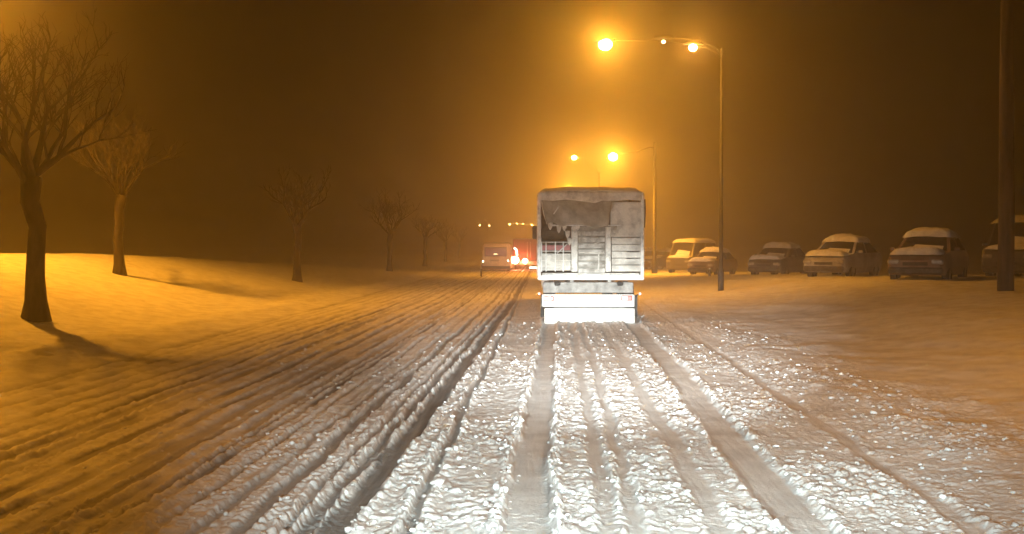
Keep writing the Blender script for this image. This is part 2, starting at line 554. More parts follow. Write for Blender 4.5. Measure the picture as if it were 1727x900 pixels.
    lv = lv * np.stack([rnd.uniform(.8, 1.5, n_), rnd.uniform(.8, 1.3, n_), rnd.uniform(.55, .95, n_)], -1)[:, None, :]
    an = rnd.uniform(0, 6.283, n_)
    ca, sa = np.cos(an)[:, None], np.sin(an)[:, None]
    lv = np.stack([lv[..., 0] * ca - lv[..., 1] * sa, lv[..., 0] * sa + lv[..., 1] * ca, lv[..., 2]], -1)
    lv += np.stack([lx, ly, lz - rad * 0.12], -1)[:, None, :]
    lf = (itf[None] + (np.arange(n_) * 12)[:, None, None]).reshape(-1, 3).astype(np.int32)
    lm = bpy.data.meshes.new('snow_lumps')
    lm.vertices.add(n_ * 12); lm.vertices.foreach_set('co', lv.astype(np.float32).ravel())
    lm.loops.add(lf.size); lm.loops.foreach_set('vertex_index', lf.ravel())
    lm.polygons.add(len(lf)); lm.polygons.foreach_set('loop_start', np.arange(0, lf.size, 3, dtype=np.int32))
    lm.polygons.foreach_set('use_smooth', np.ones(len(lf), bool))
    lm.update(calc_edges=True)
    lm.materials.append(M['snow'])
    lo_ = bpy.data.objects.new('snow_lumps', lm); C.objects.link(lo_)
    lo_['kind'] = 'stuff'; lo_['label'] = 'loose lumps of churned snow strewn between the wheel ruts'
    print('LUMPS', n_, 'GROUND', nr * nc)
    me = bpy.data.meshes.new('snowy_road')
    co = np.stack([X, Y, Z], -1).reshape(-1, 3).astype(np.float32)
    a = (np.arange(nr - 1)[:, None] * nc + np.arange(nc - 1)[None, :]).ravel()
    q = np.stack([a, a + 1, a + nc + 1, a + nc], -1).astype(np.int32)
    me.vertices.add(len(co)); me.vertices.foreach_set('co', co.ravel())
    me.loops.add(q.size); me.loops.foreach_set('vertex_index', q.ravel())
    me.polygons.add(len(q)); me.polygons.foreach_set('loop_start', np.arange(0, q.size, 4, dtype=np.int32))
    me.polygons.foreach_set('use_smooth', np.ones(len(q), bool))
    me.update(calc_edges=True)
    atr = me.attributes.new('dirt', 'FLOAT', 'POINT')
    atr.data.foreach_set('value', dirt.ravel().astype(np.float32))
    me.materials.append(ground_material())
    o = bpy.data.objects.new('snowy_road', me)
    C.objects.link(o)
    o['kind'] = 'structure'
    o['label'] = 'rutted snow covered road and its snowy verges'
    return o


build_ground()

# ------------------------------------------------------------------ trucks
def dark_under(t, W_, L_, zf):
    pass


def tarp_sheet(pts_top, pts_bot, y, name, mat, parent, seed, nx=26, nz=10, amp=0.03):
    """hanging cloth between two polylines (x,z), with folds and real thickness"""
    def samp(pl, u):
        tot = pl[-1][0] - pl[0][0]; x = pl[0][0] + tot * u
        for (a, b) in zip(pl, pl[1:]):
            if x <= b[0] + 1e-9:
                w = (x - a[0]) / max(1e-6, b[0] - a[0]); return (x, a[1] + (b[1] - a[1]) * w)
        return pl[-1]
    vs = []; fs = []
    for side in (0, 1):
        for j in range(nz + 1):
            for i in range(nx + 1):
                u = i / nx; v = j / nz
                a = samp(pts_top, u); b = samp(pts_bot, u)
                x = a[0] + (b[0] - a[0]) * v; z = a[1] + (b[1] - a[1]) * v
                f = float(fbm(np.array([x * 2.2 + z * 1.4 + seed]), np.array([z * 1.2]), 3, seed)[0]) - .5
                f2 = math.sin(x * 9 + z * 6 + seed) * 0.25
                vs.append((x, y - amp * (v ** .7) * (1.2 + 2 * f + f2) + side * 0.012, z))
    n = nx + 1; m = n * (nz + 1)
    for j in range(nz):
        for i in range(nx):
            a = j * n + i
            fs.append((a, a + n, a + n + 1, a + 1)); fs.append((m + a, m + a + 1, m + a + n + 1, m + a + n))
    for i in range(nx):
        fs.append((i, i + 1, m + i + 1, m + i)); a = nz * n + i; fs.append((a + 1, a, m + a, m + a + 1))
    for j in range(nz):
        a = j * n; fs.append((a + n, a, m + a, m + a + n)); a = j * n + nx; fs.append((a, a + n, m + a + n, m + a))
    return MB().add(vs, fs, True).build(name, mat, parent)


def truck_shell(t, W_, L_, zb, zt, th=0.05, roofrise=0.05):
    """hollow cargo body open at the back: floor, two sides, front wall, arched roof, ribs"""
    hw = W_ / 2
    MB().box((0, L_ / 2, zb + 0.03), (W_ - .02, L_, 0.06)).build('cargo_floor', 'inner', t)
    for sx in (-1, 1):
        w = MB().box((sx * (hw - th / 2), L_ / 2, (zb + zt) / 2), (th, L_, zt - zb - 0.002)).build('side_wall', 'tarp', t)
        for k in range(int(L_ / 0.9) + 1):
            MB().box((sx * (hw + 0.015), 0.12 + k * 0.88, (zb + zt) / 2), (0.03, 0.07, zt - zb - .06), ch=.008).build('rib', 'frame_paint', w)
    MB().box((0, L_ - th / 2, (zb + zt) / 2), (W_ - 2 * th - .004, th, zt - zb - .01)).build('front_wall', 'inner', t)
    n = 10
    lo = []
    for y in (-0.03, L_ + 0.03):
        up = [(-hw - .01 + (W_ + .02) * i / n, y, zt + roofrise * (1 - (2 * i / n - 1) ** 2) + .03) for i in range(n + 1)]
        dn = [(p[0], y, p[2] - .035) for p in up][::-1]
        lo.append([Vector(p) for p in up + dn])
    MB().loft(lo, True, False).build('roof', 'tarp', t)
    snow_slab(W_, L_, 0.09, zt + .035, L_ / 2, 5, 0.02, 16, 26, roofrise).build('roof_snow', 'snow', t)


def truck_cab(t, W_, y0, zt, mat='white_paint'):
    hw = W_ / 2 - .05
    prof = [(y0, .55), (y0 + 1.95, .55), (y0 + 2.05, 1.3), (y0 + 1.7, zt - .15), (y0 + 1.5, zt), (y0, zt)]
    lo = [[Vector((sx * hw, y, z)) for y, z in prof] for sx in (-1, -.96, .96, 1)]
    for k in (0, 3):
        c = Vector((0, y0 + 1, 1.5))
        lo[k] = [Vector((p.x, c.y + (p.y - c.y) * .97, c.z + (p.z - c.z) * .97)) for p in lo[k]]
    cab = MB().loft(lo, True, False).build('cab', mat, t)
    a, b = Vector((0, y0 + 2.04, 1.36)), Vector((0, y0 + 1.74, zt - .22))
    nrm = Vector((0, (b - a).z, -(b - a).y)).normalized()
    vs = [Vector((sx * (hw - .15), q.y, q.z)) + nrm * e for q in (a, b) for sx in (-1, 1) for e in (-.01, .012)]
    MB().add(vs, [(0, 2, 6, 4), (1, 5, 7, 3), (0, 4, 5, 1), (2, 3, 7, 6), (0, 1, 3, 2), (4, 6, 7, 5)]).build('windscreen', 'glass', cab)
    for sx in (-1, 1):
        MB().box((sx * (hw + .006), y0 + 1.05, zt - .65), (.02, .85, .6), ch=.008).build('side_window', 'glass', cab)
        MB().box((sx * (hw + .2), y0 + 1.75, zt - .6), (.22, .08, .45), ch=.03).build('mirror', 'dark_metal', cab)


def tail_lamp(t, x, z, w, h, y, lens='dull_lens', hot=None, housing='dark_metal'):
    b = MB().box((x, y, z), (w, .05, h), ch=.012).build('tail_light', housing, t)
    MB().box((x - w * .17, y - .028, z), (w * .56, .02, h * .8), ch=.008).build('lens', lens, b)
    MB().box((x + w * .31, y - .028, z), (w * .28, .02, h * .8), ch=.008).build('reflector', hot or 'frame_paint', b)
    return b


# --- the tarpaulin lorry ahead in our lane
def zx(v): return (v - 385) / 3.464 / 70.6
def zz(v): return (248 - v / 3.464) / 70.6

T = thing('tarpaulin_truck', 'snow crusted lorry with a sagging tarpaulin over its barred tailgate, in our lane straight ahead', 'truck', (1.10, 25.0, 0.0))
W_, L_ = 2.50, 8.6
ZB, ZT = 1.14, 3.14
truck_shell(T, W_, L_, ZB, ZT)
truck_cab(T, W_, L_ + .25, 2.95)
# rear frame
for x in (zx(86), zx(684)):
    MB().box((x, -.03, (ZB + ZT) / 2), (.085, .10, ZT - ZB - .01), ch=.012).build('corner_post', 'frame_paint', T)
MB().box((0, -.035, zz(92)), (W_ - .19, .09, .11), ch=.015).build('top_rail', 'snow_crust', T)
sill = MB().box((0, -.05, zz(585)), (W_ + .02, .16, .085), ch=.015).build('rear_sill', 'white_paint', T)
ridge(-1.22, 1.22, -.10, zz(573), .045, 3).build('sill_snow', 'snow', sill)
MB().box((0, -.02, zz(562)), (W_ - .2, .09, .06), ch=.01).build('lower_rail', 'snow_crust', T)
# vertical posts of the tailgate
for a, b, zt_ in ((272, 310, 285), (470, 503, 285)):
    MB().box((zx((a + b) / 2), -.05, (zz(zt_) + zz(548)) / 2), ((b - a) * .00409, .08, zz(zt_) - zz(548)), ch=.012).build('post', 'frame_paint', T)
# right-hand panel: boards, some with dark or crusted lines along the lips
for k in range(5):
    z0, z1 = zz(548 - k * 40), zz(548 - (k + 1) * 40)
    bd = MB().box((zx(592), -.022, (z0 + z1) / 2), (zx(676) - zx(507), .035, (z1 - z0) - .012), ch=.008).build('board', 'snow_crust', T)
    if k in (1, 2, 4):
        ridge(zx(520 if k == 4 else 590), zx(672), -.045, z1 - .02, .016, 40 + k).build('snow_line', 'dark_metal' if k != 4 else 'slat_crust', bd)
MB().box((zx(590), -.012, (zz(348) + zz(140)) / 2), (zx(680) - zx(500), .03, zz(140) - zz(348) - .02), ch=.008).build('upper_panel', 'snow_crust', T)
# middle panel: slats
for k in range(7):
    z = zz(540 - k * 36)
    MB().box((zx(391), -.03, z), (zx(468) - zx(313), .04, .108), Matrix.Rotation(math.radians(random.uniform(-.6, .6)), 3, 'Y'), ch=.01).build('slat', 'slat_crust', T)
MB().box((zx(391), .03, zz(420)), (zx(469) - zx(312), .02, zz(285) - zz(555))).build('inner_panel', 'tarp_dirty', T)
for a in (432,):
    MB().box((zx(a), -.062, zz(490)), (.03, .025, zz(445) - zz(535)), ch=.006).build('stay', 'frame_paint', T)
MB().box((zx(391), -.062, zz(436)), (zx(466) - zx(316), .025, .03), ch=.006).build('stay', 'frame_paint', T)
MB().tube([(zx(318), -.075, zz(395)), (zx(400), -.075, zz(388)), (zx(440), -.075, zz(372))], .011, 6).build('rope', 'frame_paint', T)
# left bay: open bars, red board behind
MB().box((zx(183), .03, zz(408)), (zx(270) - zx(100), .03, .12), ch=.006).build('red_board', 'red_board', T)
MB().box((zx(183), .05, zz(490)), (zx(270) - zx(97), .03, zz(448) - zz(545)), ch=.006).build('lower_board', 'snow_crust', T)
for a in (100, 126, 180, 226):
    MB().box((zx(a), -.045, (zz(372) + zz(548)) / 2), (.026, .03, zz(372) - zz(548)), ch=.006).build('bar', 'white_paint', T)
for b in (376, 428, 448, 482, 515, 538):
    br = MB().box((zx(184), -.018, zz(b)), (zx(270) - zx(94), .022, .022), ch=.005).build('bar', 'frame_paint', T)
MB().tube([(zx(190), -.07, zz(440)), (zx(250), -.07, zz(385))], .012, 6).build('bar', 'white_paint', T)
# tarpaulin over the upper half, hem sagging, ragged at the left
tarp_sheet([(zx(98), zz(128)), (zx(512), zz(126))],
           [(zx(104), zz(168)), (zx(128), zz(276)), (zx(160), zz(255)), (zx(210), zz(287)), (zx(260), zz(274)), (zx(320), zz(276)), (zx(400), zz(294)), (zx(470), zz(284)), (zx(486), zz(280))],
           -.075, 'tarpaulin', 'tarp_dirty', T, 3, 40, 16, .09)
tarp_sheet([(zx(88), zz(84)), (zx(680), zz(84))],
           [(zx(90), zz(132)), (zx(170), zz(136)), (zx(240), zz(128)), (zx(330), zz(139)), (zx(410), zz(150)), (zx(450), zz(134)), (zx(520), zz(140)), (zx(600), zz(131)), (zx(678), zz(136))],
           -.11, 'top_flap', 'snow_crust', T, 8, 40, 6, .03)
MB().tube([(zx(100), -.14, zz(140)), (zx(112), -.15, zz(210)), (zx(130), -.15, zz(268)), (zx(165), -.16, zz(220)), (zx(200), -.15, zz(168))], .016, 6).build('tarp_rope', 'white_paint', T)
for i, (a, b) in enumerate(((150, 282), (200, 300), (232, 288), (250, 330), (262, 372), (290, 300), (310, 284), (520, 300))):
    tarp_sheet([(zx(a - 14), zz(b - 22)), (zx(a + 16), zz(b - 20))], [(zx(a - 10), zz(b + 10)), (zx(a), zz(b + 26)), (zx(a + 12), zz(b + 6))],
               -.12, 'torn_flap', 'snow_crust', T, 20 + i, 5, 4, .03)
ridge(zx(150), zx(560), -.14, zz(280), .024, 12).build('hem_snow', 'snow', T)
MB().box((zx(170), .9, zz(320)), (zx(255) - zx(85), .5, .3), ch=.1).build('load', 'inner', T)
# tarp edge rolled on the right side
MB().tube([(zx(700), .15, zz(125)), (zx(703), .15, zz(200)), (zx(699), .15, zz(290))], .028, 8).build('side_curtain', 'dark_metal', T)
# chassis
for sx in (-.45, .45):
    MB().box((sx, L_ / 2 + .3, .98), (.09, L_ + .6, .20), ch=.01).build('chassis_rail', 'chassis', T)
MB().box((zx(370), .02, zz(640)), (zx(635) - zx(108), .10, zz(608) - zz(672)), ch=.02).build('cross_member', 'chassis', T)
for a in (192, 556):
    MB().box((zx(a), -.06, zz(616)), (.15, .10, .11), ch=.03).build('bracket', 'rubber', T)
    MB().box((zx(a), -.035, zz(652)), (.05, .05, .08), ch=.01).build('hanger', 'chassis', T)
# bumper
bp = MB().box((zx(370), -.10, (zz(678) + zz(751)) / 2), (zx(640) - zx(104), .14, zz(678) - zz(751)), ch=.02).build('bumper', 'white_paint', T)
MB().box((zx(378), -.09, (zz(759) + zz(848)) / 2), (zx(640) - zx(116), .12, zz(759) - zz(848)), ch=.02).build('lower_bumper', 'white_paint', T)
MB().box((zx(378), -.035, zz(755)), (zx(600) - zx(190), .05, .022)).build('bumper_gap', 'dark_metal', T)
MB().box((zx(378), -.06, .022), (zx(630) - zx(120), .05, .04), ch=.01).build('rubber_skirt', 'rubber', T)
for a in (200, 305, 445):
    MB().box((zx(a), -.175, zz(702)), (.03, .014, .03 if a != 200 else .07), ch=.004).build('bolt', 'chassis', T)
tail_lamp(T, zx(592), zz(699), .26, .125, -.19, 'frame_paint', 'red_lens', 'red_lens')
tail_lamp(T, zx(142), zz(702), .24, .12, -.19, 'frame_paint', 'red_lens', 'dull_lens')
for a in (86, 671):
    sx = 1 if a > 300 else -1
    st = MB().tube([(zx(a) - sx * .16, -.06, zz(690)), (zx(a), -.08, zz(677))], .012, 6).build('marker_light', 'dark_metal', T)
    MB().ball((zx(a), -.09, zz(675)), .034, 8, 6).build('lens', 'marker', st)
for y in (1.5, 2.75, L_ + 1.1):
    for x in (-.98, .98): wheel(T, x, y, .48, .30)
MB().box((-.98, .85, .40), (.42, .03, .55)).build('mudflap', 'rubber', T)
MB().box((.98, .85, .40), (.42, .03, .55)).build('mudflap', 'rubber', T)

# ------------------------------------------------------------------ buses
def rounded_loop(w, z0, z1, r, y, n=5, top=None):
    top = top or w
    pts = []
    for (cx, cz, a0, ww) in ((1, z0, -90, w), (1, z1, 0, top), (-1, z1, 90, top), (-1, z0, 180, w)):
        for i in range(n):
            a = math.radians(a0 + 90 * i / (n - 1))
            x = cx * (ww / 2 - r) + r * math.cos(a)
            z = cz + (r if cz == z0 else -r) + r * math.sin(a)
            pts.append(Vector((x, y, z)))
    return pts


def bus(name, label, W_, z0, Ht, L_, loc, rz_, win, lights, plate, body='cream_paint', seed=1, wheel_r=.33):
    t = thing(name, label, 'minibus' if Ht < 3 else 'coach', loc, rz_)
    mid = .10
    b = MB().loft([rounded_loop(W_ - .14, z0 + .05, Ht - .06, .12, 0, 5, W_ - .22), rounded_loop(W_, z0, Ht, .14, .09, 5, W_ - .08),
                   rounded_loop(W_, z0, Ht, .14, L_ - .35, 5, W_ - .08), rounded_loop(W_ - .1, z0 + .02, Ht - .25, .14, L_, 5, W_ - .3)]).build('body', body, t)
    x0, x1, za, zb = win
    fr = MB()
    bw = .05
    for (cx, cz, sx, sz) in (((x0 + x1) / 2, za - bw / 2, x1 - x0 + 2 * bw, bw), ((x0 + x1) / 2, zb + bw / 2, x1 - x0 + 2 * bw, bw),
                             (x0 - bw / 2, (za + zb) / 2, bw, zb - za), (x1 + bw / 2, (za + zb) / 2, bw, zb - za)):
        fr.box((cx, -.008, cz), (sx, .03, sz), ch=.006)
    f = fr.build('rear_window', 'rubber', t)
    MB().box(((x0 + x1) / 2, .0, (za + zb) / 2), (x1 - x0, .02, zb - za)).build('glass', 'red_glass', f)
    MB().tube([(x0 + (x1 - x0) * .38, -.03, za + .03), (x0 + (x1 - x0) * .72, -.03, za + .1)], .012, 6).build('wiper', 'rubber', f)
    MB().box((x0 + (x1 - x0) * .50, -.016, za + (zb - za) * .22), ((x1 - x0) * .17, .012, (zb - za) * .09), ch=.004).build('lit_panel', 'amber', f)
    for (x, z, s, mt) in lights:
        h = MB().box((x, -.015, z), (s * 1.2, .05, s * 1.4), ch=.02).build('tail_light', 'frame_paint', t)
        MB().ball((x, -.04, z), s * .5, 10, 7, (1, .5, 1.2)).build('lamp', mt, h)
    px, pz, pw, ph = plate
    MB().box((px, -.012, pz), (pw, .03, ph), ch=.008).build('number_plate', 'plate', t)
    MB().box((0, -.04, z0 + .16), (W_ - .06, .14, .22), ch=.05).build('bumper', 'dark_metal', t)
    for sx in (-1, 1):
        n = max(3, int(L_ / 1.4))
        for k in range(n):
            y = .5 + (L_ - 1.2) * (k + .5) / n
            MB().box((sx * (W_ / 2 - .012), y, (za + zb) / 2), (.03, (L_ - 1.2) / n * .88, zb - za), ch=.01).build('side_window', 'glass', t)
    for y in (L_ * .2, L_ * .8):
        for sx in (-1, 1): wheel(t, sx * (W_ / 2 - .17), y, wheel_r, .24)
    snow_slab(W_ - .12, L_ - .3, .08, Ht - .01, L_ / 2, seed, 0, 12, 18).build('roof_snow', 'snow', t)
    return t


# white minibus ahead in the left lane
dm = 76.0
k = dm / F
c = at(837, 415, dm)
mx_ = lambda px: (px - 837) * k
mz_ = lambda py: H + (415 - py) * k
mb_ = bus('minibus', 'small white minibus with a dark red rear window, left of the red truck ahead', 2.10, .18, mz_(410), 4.8, (c.x, dm, 0), 0,
          (mx_(818.5), mx_(853), mz_(431), mz_(418)), ((mx_(814.5), mz_(440.5), .13, 'hot_lens'), (mx_(857), mz_(439.5), .12, 'hot_lens')),
          (mx_(834), mz_(439), .62, .12), 'cream_paint')
MB().box((mx_(812.6), -.03, mz_(450)), (.10, .06, .42), ch=.02).build('mudflap', 'rubber', mb_)

# red box truck braking between the minibus and the lorry
dt = 79.0
k = dt / F
c = at(892, 415, dt)
RT_ = thing('red_truck', 'red box truck with glaring brake lights, half hidden behind the tarpaulin lorry', 'truck', (c.x, dt, 0))
tx = lambda px: (px - 892) * k
tz = lambda py: H + (415 - py) * k
bw = 2.45
b = MB().box((0, 2.6, (tz(403) + .85) / 2), (bw, 5.2, tz(403) - .85), ch=.05).build('cargo_box', 'red_paint', RT_)
for sx in (-1, 1):
    MB().box((sx * bw * .245, -.012, (tz(406) + .95) / 2), (bw * .47, .03, tz(406) - .98), ch=.012).build('rear_door', 'red_paint', RT_)
    MB().tube([(sx * .12, -.05, 1.0), (sx * .12, -.05, tz(408))], .02, 6).build('lock_bar', 'frame_paint', RT_)
snow_slab(bw - .05, 5.1, .09, tz(403) - .01, 2.6, 8, 0, 10, 14).build('roof_snow', 'snow', RT_)
truck_cab(RT_, 2.4, 5.4, 2.3, 'red_paint')
MB().box((0, 0, .62), (2.2, .14, .24), ch=.03).build('bumper', 'frame_paint', RT_)
MB().box((0, 3, .70), (.9, 5.8, .22), ch=.02).build('chassis', 'dark_metal', RT_)
for (px, py, r) in ((868.5, 438.5, .36), (885.5, 440.0, .25)):
    bl = MB().box((tx(px), -.03, tz(py)), (r * 2.1, .08, r * 1.8), ch=.03).build('brake_light', 'red_lens', RT_)
    MB().ball((tx(px), -.09, tz(py)), r * .85, 10, 7, (1.0, .4, .9)).build('lens', 'brake', bl)
    lamp_light('brake_glow', 'POINT', (tx(px), -.45, tz(py)), 120, (1.0, .16, .05), .12, RT_)
MB().tube([(tx(867), -.06, tz(418)), (tx(871), -.06, tz(421)), (tx(872), -.06, tz(431))], .07, 6).build('lit_strip', 'hot_lens', RT_)  # glowing tube added for the white streak of brake glare
MB().box((tx(899), -.09, tz(451)), (.55, .03, .12), ch=.01).build('lit_plate', 'hot_lens', RT_)
for y in (1.1, 6.4):
    for x in (-.95, .95): wheel(RT_, x, y, .45, .28)

# black marker post in front of the minibus
c = at(811.5, 415, 62)
mp = thing('marker_post', 'thin black marker post standing in the snow beside the minibus', 'post', (c.x, 62, gz(c.x, 62)))
MB().tube([(0, 0, -.1), (0, 0, .55)], [.06, .055], 10).build('post', 'rubber', mp)
MB().tube([(0, 0, .555), (0, 0, .62)], [.055, .02], 10).build('cap', 'snow', mp)

# ------------------------------------------------------------------ street lamps
def street_lamp(loc, hgt, heads, label, power, group='sodium street lamps', bulb='sodium', rr=.09, cutoff=0, halo=.12):
    """heads: (dx, dy, dz, bulb radius, power share, light?) relative to the pole top"""
    t = thing('street_lamp', label, 'street lamp', loc, 0, group)
    MB().tube([(0, 0, -.2), (0, 0, .9), (0, 0, .95), (0, 0, hgt)], [rr * 1.5, rr * 1.45, rr, rr * .65], 10).build('pole', 'pole', t)
    for (dx, dy, dz, r, share, mt) in heads:
        L = abs(dx)
        arm = MB().tube([(0, 0, hgt - .35), (dx * .12, dy * .12, hgt - .05 + dz * .3), (dx * .4, dy * .4, hgt + dz * .75 + .12), (dx * .97, dy * .97, hgt + dz + .15)], [rr * .36, rr * .32, rr * .28, rr * .24], 8).build('arm', 'pole', t)
        hp = Vector((dx, dy, hgt + dz))
        sgn = 1 if dx > 0 else -1
        lh = MB().loft([[Vector((hp.x + sgn * (a - .35), hp.y + w * math.cos(q), hp.z + .12 + (h * math.sin(q) if math.sin(q) > 0 else .02 * math.sin(q)))) for q in [2 * math.pi * i / 10 for i in range(10)]]
                        for a, w, h in ((0, .05, .05), (.12, .11, .09), (.4, .17, .12), (.65, .12, .08), (.72, .03, .03))]).build('lamp_head', 'pole', t)
        MB().ball(hp, r, 12, 8, (1, 1, .85)).build('bulb', mt, lh)
        if share > 0:
            ll = lamp_light('lamp_glow', 'SPOT' if cutoff else 'POINT', (hp.x, hp.y, hp.z - r - .12), power * share, SODIUM, .18, t)
            if cutoff:                      # shielded lantern: light only downwards
                ll.data.spot_size = math.radians(cutoff)
                ll.data.spot_blend = 0.6
                ll.data.energy *= 0.88      # extra point light added in front of the bulb for its halo
                lamp_light('lamp_leak', 'POINT', (hp.x, hp.y - r - .32, hp.z - .05), power * share * halo, SODIUM, .18, t)
    return t


def head_from(px, py, d, base, hgt):
    p = at(px, py, d)
    return (p.x - base.x, p.y - base.y, p.z - base.z - hgt)


def lamp_at(px_pole, d, hgt, heads, label, power, rr=.09, group='sodium street lamps', cutoff=140, halo=.2):
    p = at(px_pole, 415, d); base = Vector((p.x, d, gz(p.x, d)))
    hs = [(*head_from(px, py, d, base, hgt), r, sh, mt) for (px, py, r, sh, mt) in heads]
    return street_lamp(base, hgt, hs, label, power, group, 'sodium', rr, cutoff, halo)


lamp_at(1214, 37.2, 8.7, [(1020, 77, .24, 1.0, 'sodium'), (1166, 83, .15, .22, 'sodium_far'), (1117, 73, .07, 0, 'bulb')],
        'nearest street lamp above the lorry, big yellow glare on a long arm', 1350, .075, halo=1.0)
lamp_at(1103, 66, 8.4, [(1033, 265, .29, 1.0, 'sodium')], 'street lamp on the dark pole right of the tarpaulin lorry', 7000, .13, halo=.34)
lamp_at(1010, 104, 9.2, [(968, 266, .27, 1.0, 'sodium_far')], 'smaller yellow street lamp high behind the lorry, left of the bigger glare', 4500, halo=.35)
lamp_at(985, 150, 8.6, [(957, 318, .3, 1.0, 'sodium_far')], 'street lamp just showing over the lorry roof edge', 9000, halo=.55)
lamp_at(1030, 190, 8.6, [(1000, 334, .3, 1.0, 'sodium_far')], 'street lamp far behind the lorry', 12000, halo=.6)  # hidden lamp added to make the haze glow above the lorry
for i, (px, py, d) in enumerate(((860, 378, 330), (872, 377, 345), (897, 379, 320), (882, 377, 352))):
    lamp_at(px + 5, d, 8.8, [(px, py, (.32, .24, .29, .24)[i], 0, 'sodium')], ('leftmost of the four far lamp dots over the red truck', 'second of the four far lamp dots over the red truck, close beside the first', 'far lamp dot nearest to the lorry, right of the other three', 'third far lamp dot over the red truck')[i], 2500, .09, 'far street lamps')
for i, (px, py, d) in enumerate(((809, 380, 338), (825, 380, 338))):
    lamp_at(px - 3, d, 8.6, [(px, py, .30, 0, 'sodium_far')], ('faint far street lamp left of the minibus roof, leftmost of all', 'faint far street lamp right above the minibus roof')[i], 2500, .09, 'far faint street lamps')
# unseen lamps added beyond both sides to light verges and haze
lamp_at(-260, 28, 9.0, [(-90, -120, .2, 1.0, 'sodium_far')], 'street lamp on the left verge past the thick tree, out of the picture', 8500, cutoff=150, halo=.25)
lamp_at(-1731, 8, 9.0, [(-1400, -1157, .2, 1.0, 'sodium_far')], 'street lamp on the left verge short of the thick tree, out of the picture', 2600, cutoff=104, halo=.0)
lamp_at(2900, 11, 9.0, [(2350, -720, .2, 1.0, 'sodium_far')], 'street lamp on the right verge short of the wooden pole, out of the picture', 1300, cutoff=150, halo=.25)

# ------------------------------------------------------------------ poles on the right
p = at(1685, 415, 25)
up = thing('utility_pole', 'thick bare wooden pole on the snowy verge at the far right', 'pole', (p.x, 25, gz(p.x, 25)))
MB().tube([(0, 0, -.3), (0.01, 0, 2), (-.02, 0, 5), (-.03, 0, 9.4)], [.19, .175, .155, .12], 14).build('pole', 'wood_pole', up)
ridge(-.26, .26, 0, .05, .10, 6).build('snow_collar', 'snow', up)
p = at(1195, 415, 52)
sp = thing('short_post', 'short dark post at the edge of the snow near the parked cars', 'post', (p.x, 52, gz(p.x, 52)))
MB().tube([(0, 0, -.1), (0, 0, .55)], [.07, .065], 8).build('post', 'dark_metal', sp)
MB().tube([(0, 0, .552), (0, 0, .62)], [.07, .02], 8).build('cap', 'snow', sp)

# ------------------------------------------------------------------ bare trees
def tree(loc, hgt, r0, seed, label, trunk_frac=.5, spread=.9, group='bare trees on the left verge', lean=0.0, depth=4):
    rnd = random.Random(seed)
    t = thing('bare_tree', label, 'tree', loc, rnd.uniform(0, 6), group)
    th = hgt * trunk_frac
    pts = [Vector((0, 0, -.2))]
    for i in range(1, 7):
        pts.append(Vector((rnd.uniform(-.04, .04) * i * .4 + lean * i * .04, rnd.uniform(-.04, .04) * i * .4, th * i / 6)))
    rad = [r0 * 1.9, r0 * 1.12, r0 * .95, r0 * .9, r0 * .88, r0 * .95, r0 * 1.1]
    MB().tube(pts, rad, 10).build('trunk', 'bark', t)
    cl = MB(); cl.ball((0, 0, -.03), r0 * 2.5, 14, 8, (1, 1, .30)); cl.build('snow_collar', 'snow', t)
    mb = MB()

    def grow(p, d, L, r, lev):
        n = 4; q = [p]; dd = d.copy()
        for i in range(n):
            dd = (dd + Vector((rnd.gauss(0, .16), rnd.gauss(0, .16), rnd.gauss(.05, .12)))).normalized()
            q.append(q[-1] + dd * L / n)
        mb.tube(q, [r, r * .85, r * .7, r * .55, r * .4], 6 if lev < 2 else 4, False)
        if lev < depth:
            for i in range(3 if lev < 3 else 2):
                j = rnd.choice((2, 3, 4)); a = rnd.uniform(0, 2 * math.pi)
                nd = (dd + Vector((math.cos(a), math.sin(a), rnd.uniform(-.15, .5))) * rnd.uniform(.5, 1.0) * spread).normalized()
                grow(q[j], nd, L * rnd.uniform(.55, .78), max(.006, r * (.5 if lev < 2 else .6)), lev + 1)
    top = pts[-1]
    for i in range(8):
        a = 2 * math.pi * i / 8 + rnd.uniform(-.3, .3)
        up_ = rnd.uniform(.5, 1.5)
        grow(top - Vector((0, 0, rnd.uniform(0, th * .10))), Vector((math.cos(a) * spread, math.sin(a) * spread, up_)).normalized(), (hgt - th) * rnd.uniform(.38, .55), r0 * rnd.uniform(.3, .5), 0)
    mb.build('crown', 'bark', t)
    return t


def tree_at(px, d, *a, **kw):
    p = at(px, 415, d); p.z = gz(p.x, d)
    return tree(p, *a, **kw)


tree_at(47, 20.5, 5.9, .19, 3, 'thick bare tree with a knotted head at the far left', .50, .8, depth=5)
tree_at(193, 31, 4.9, .15, 5, 'slim bare tree on the left verge, second from the left edge', .5, .7, depth=5)
tree_at(498, 43, 5.0, .16, 9, 'bare tree standing alone in the haze on the left verge, third from the left', .5, .85)
tree_at(656, 66, 5.2, .17, 11, 'bare tree fourth from the left, dim in the haze', .5, .9)
tree_at(716, 90, 4.9, .17, 14, 'bare tree with a bushy head, fifth from the left', .55, .8)
tree_at(751, 118, 4.8, .15, 17, 'faint bare tree left of the minibus, sixth from the left', .5, .8)
tree_at(775, 150, 4.8, .15, 19, 'dim bare tree nearest to the minibus, last of the row', .5, .8)

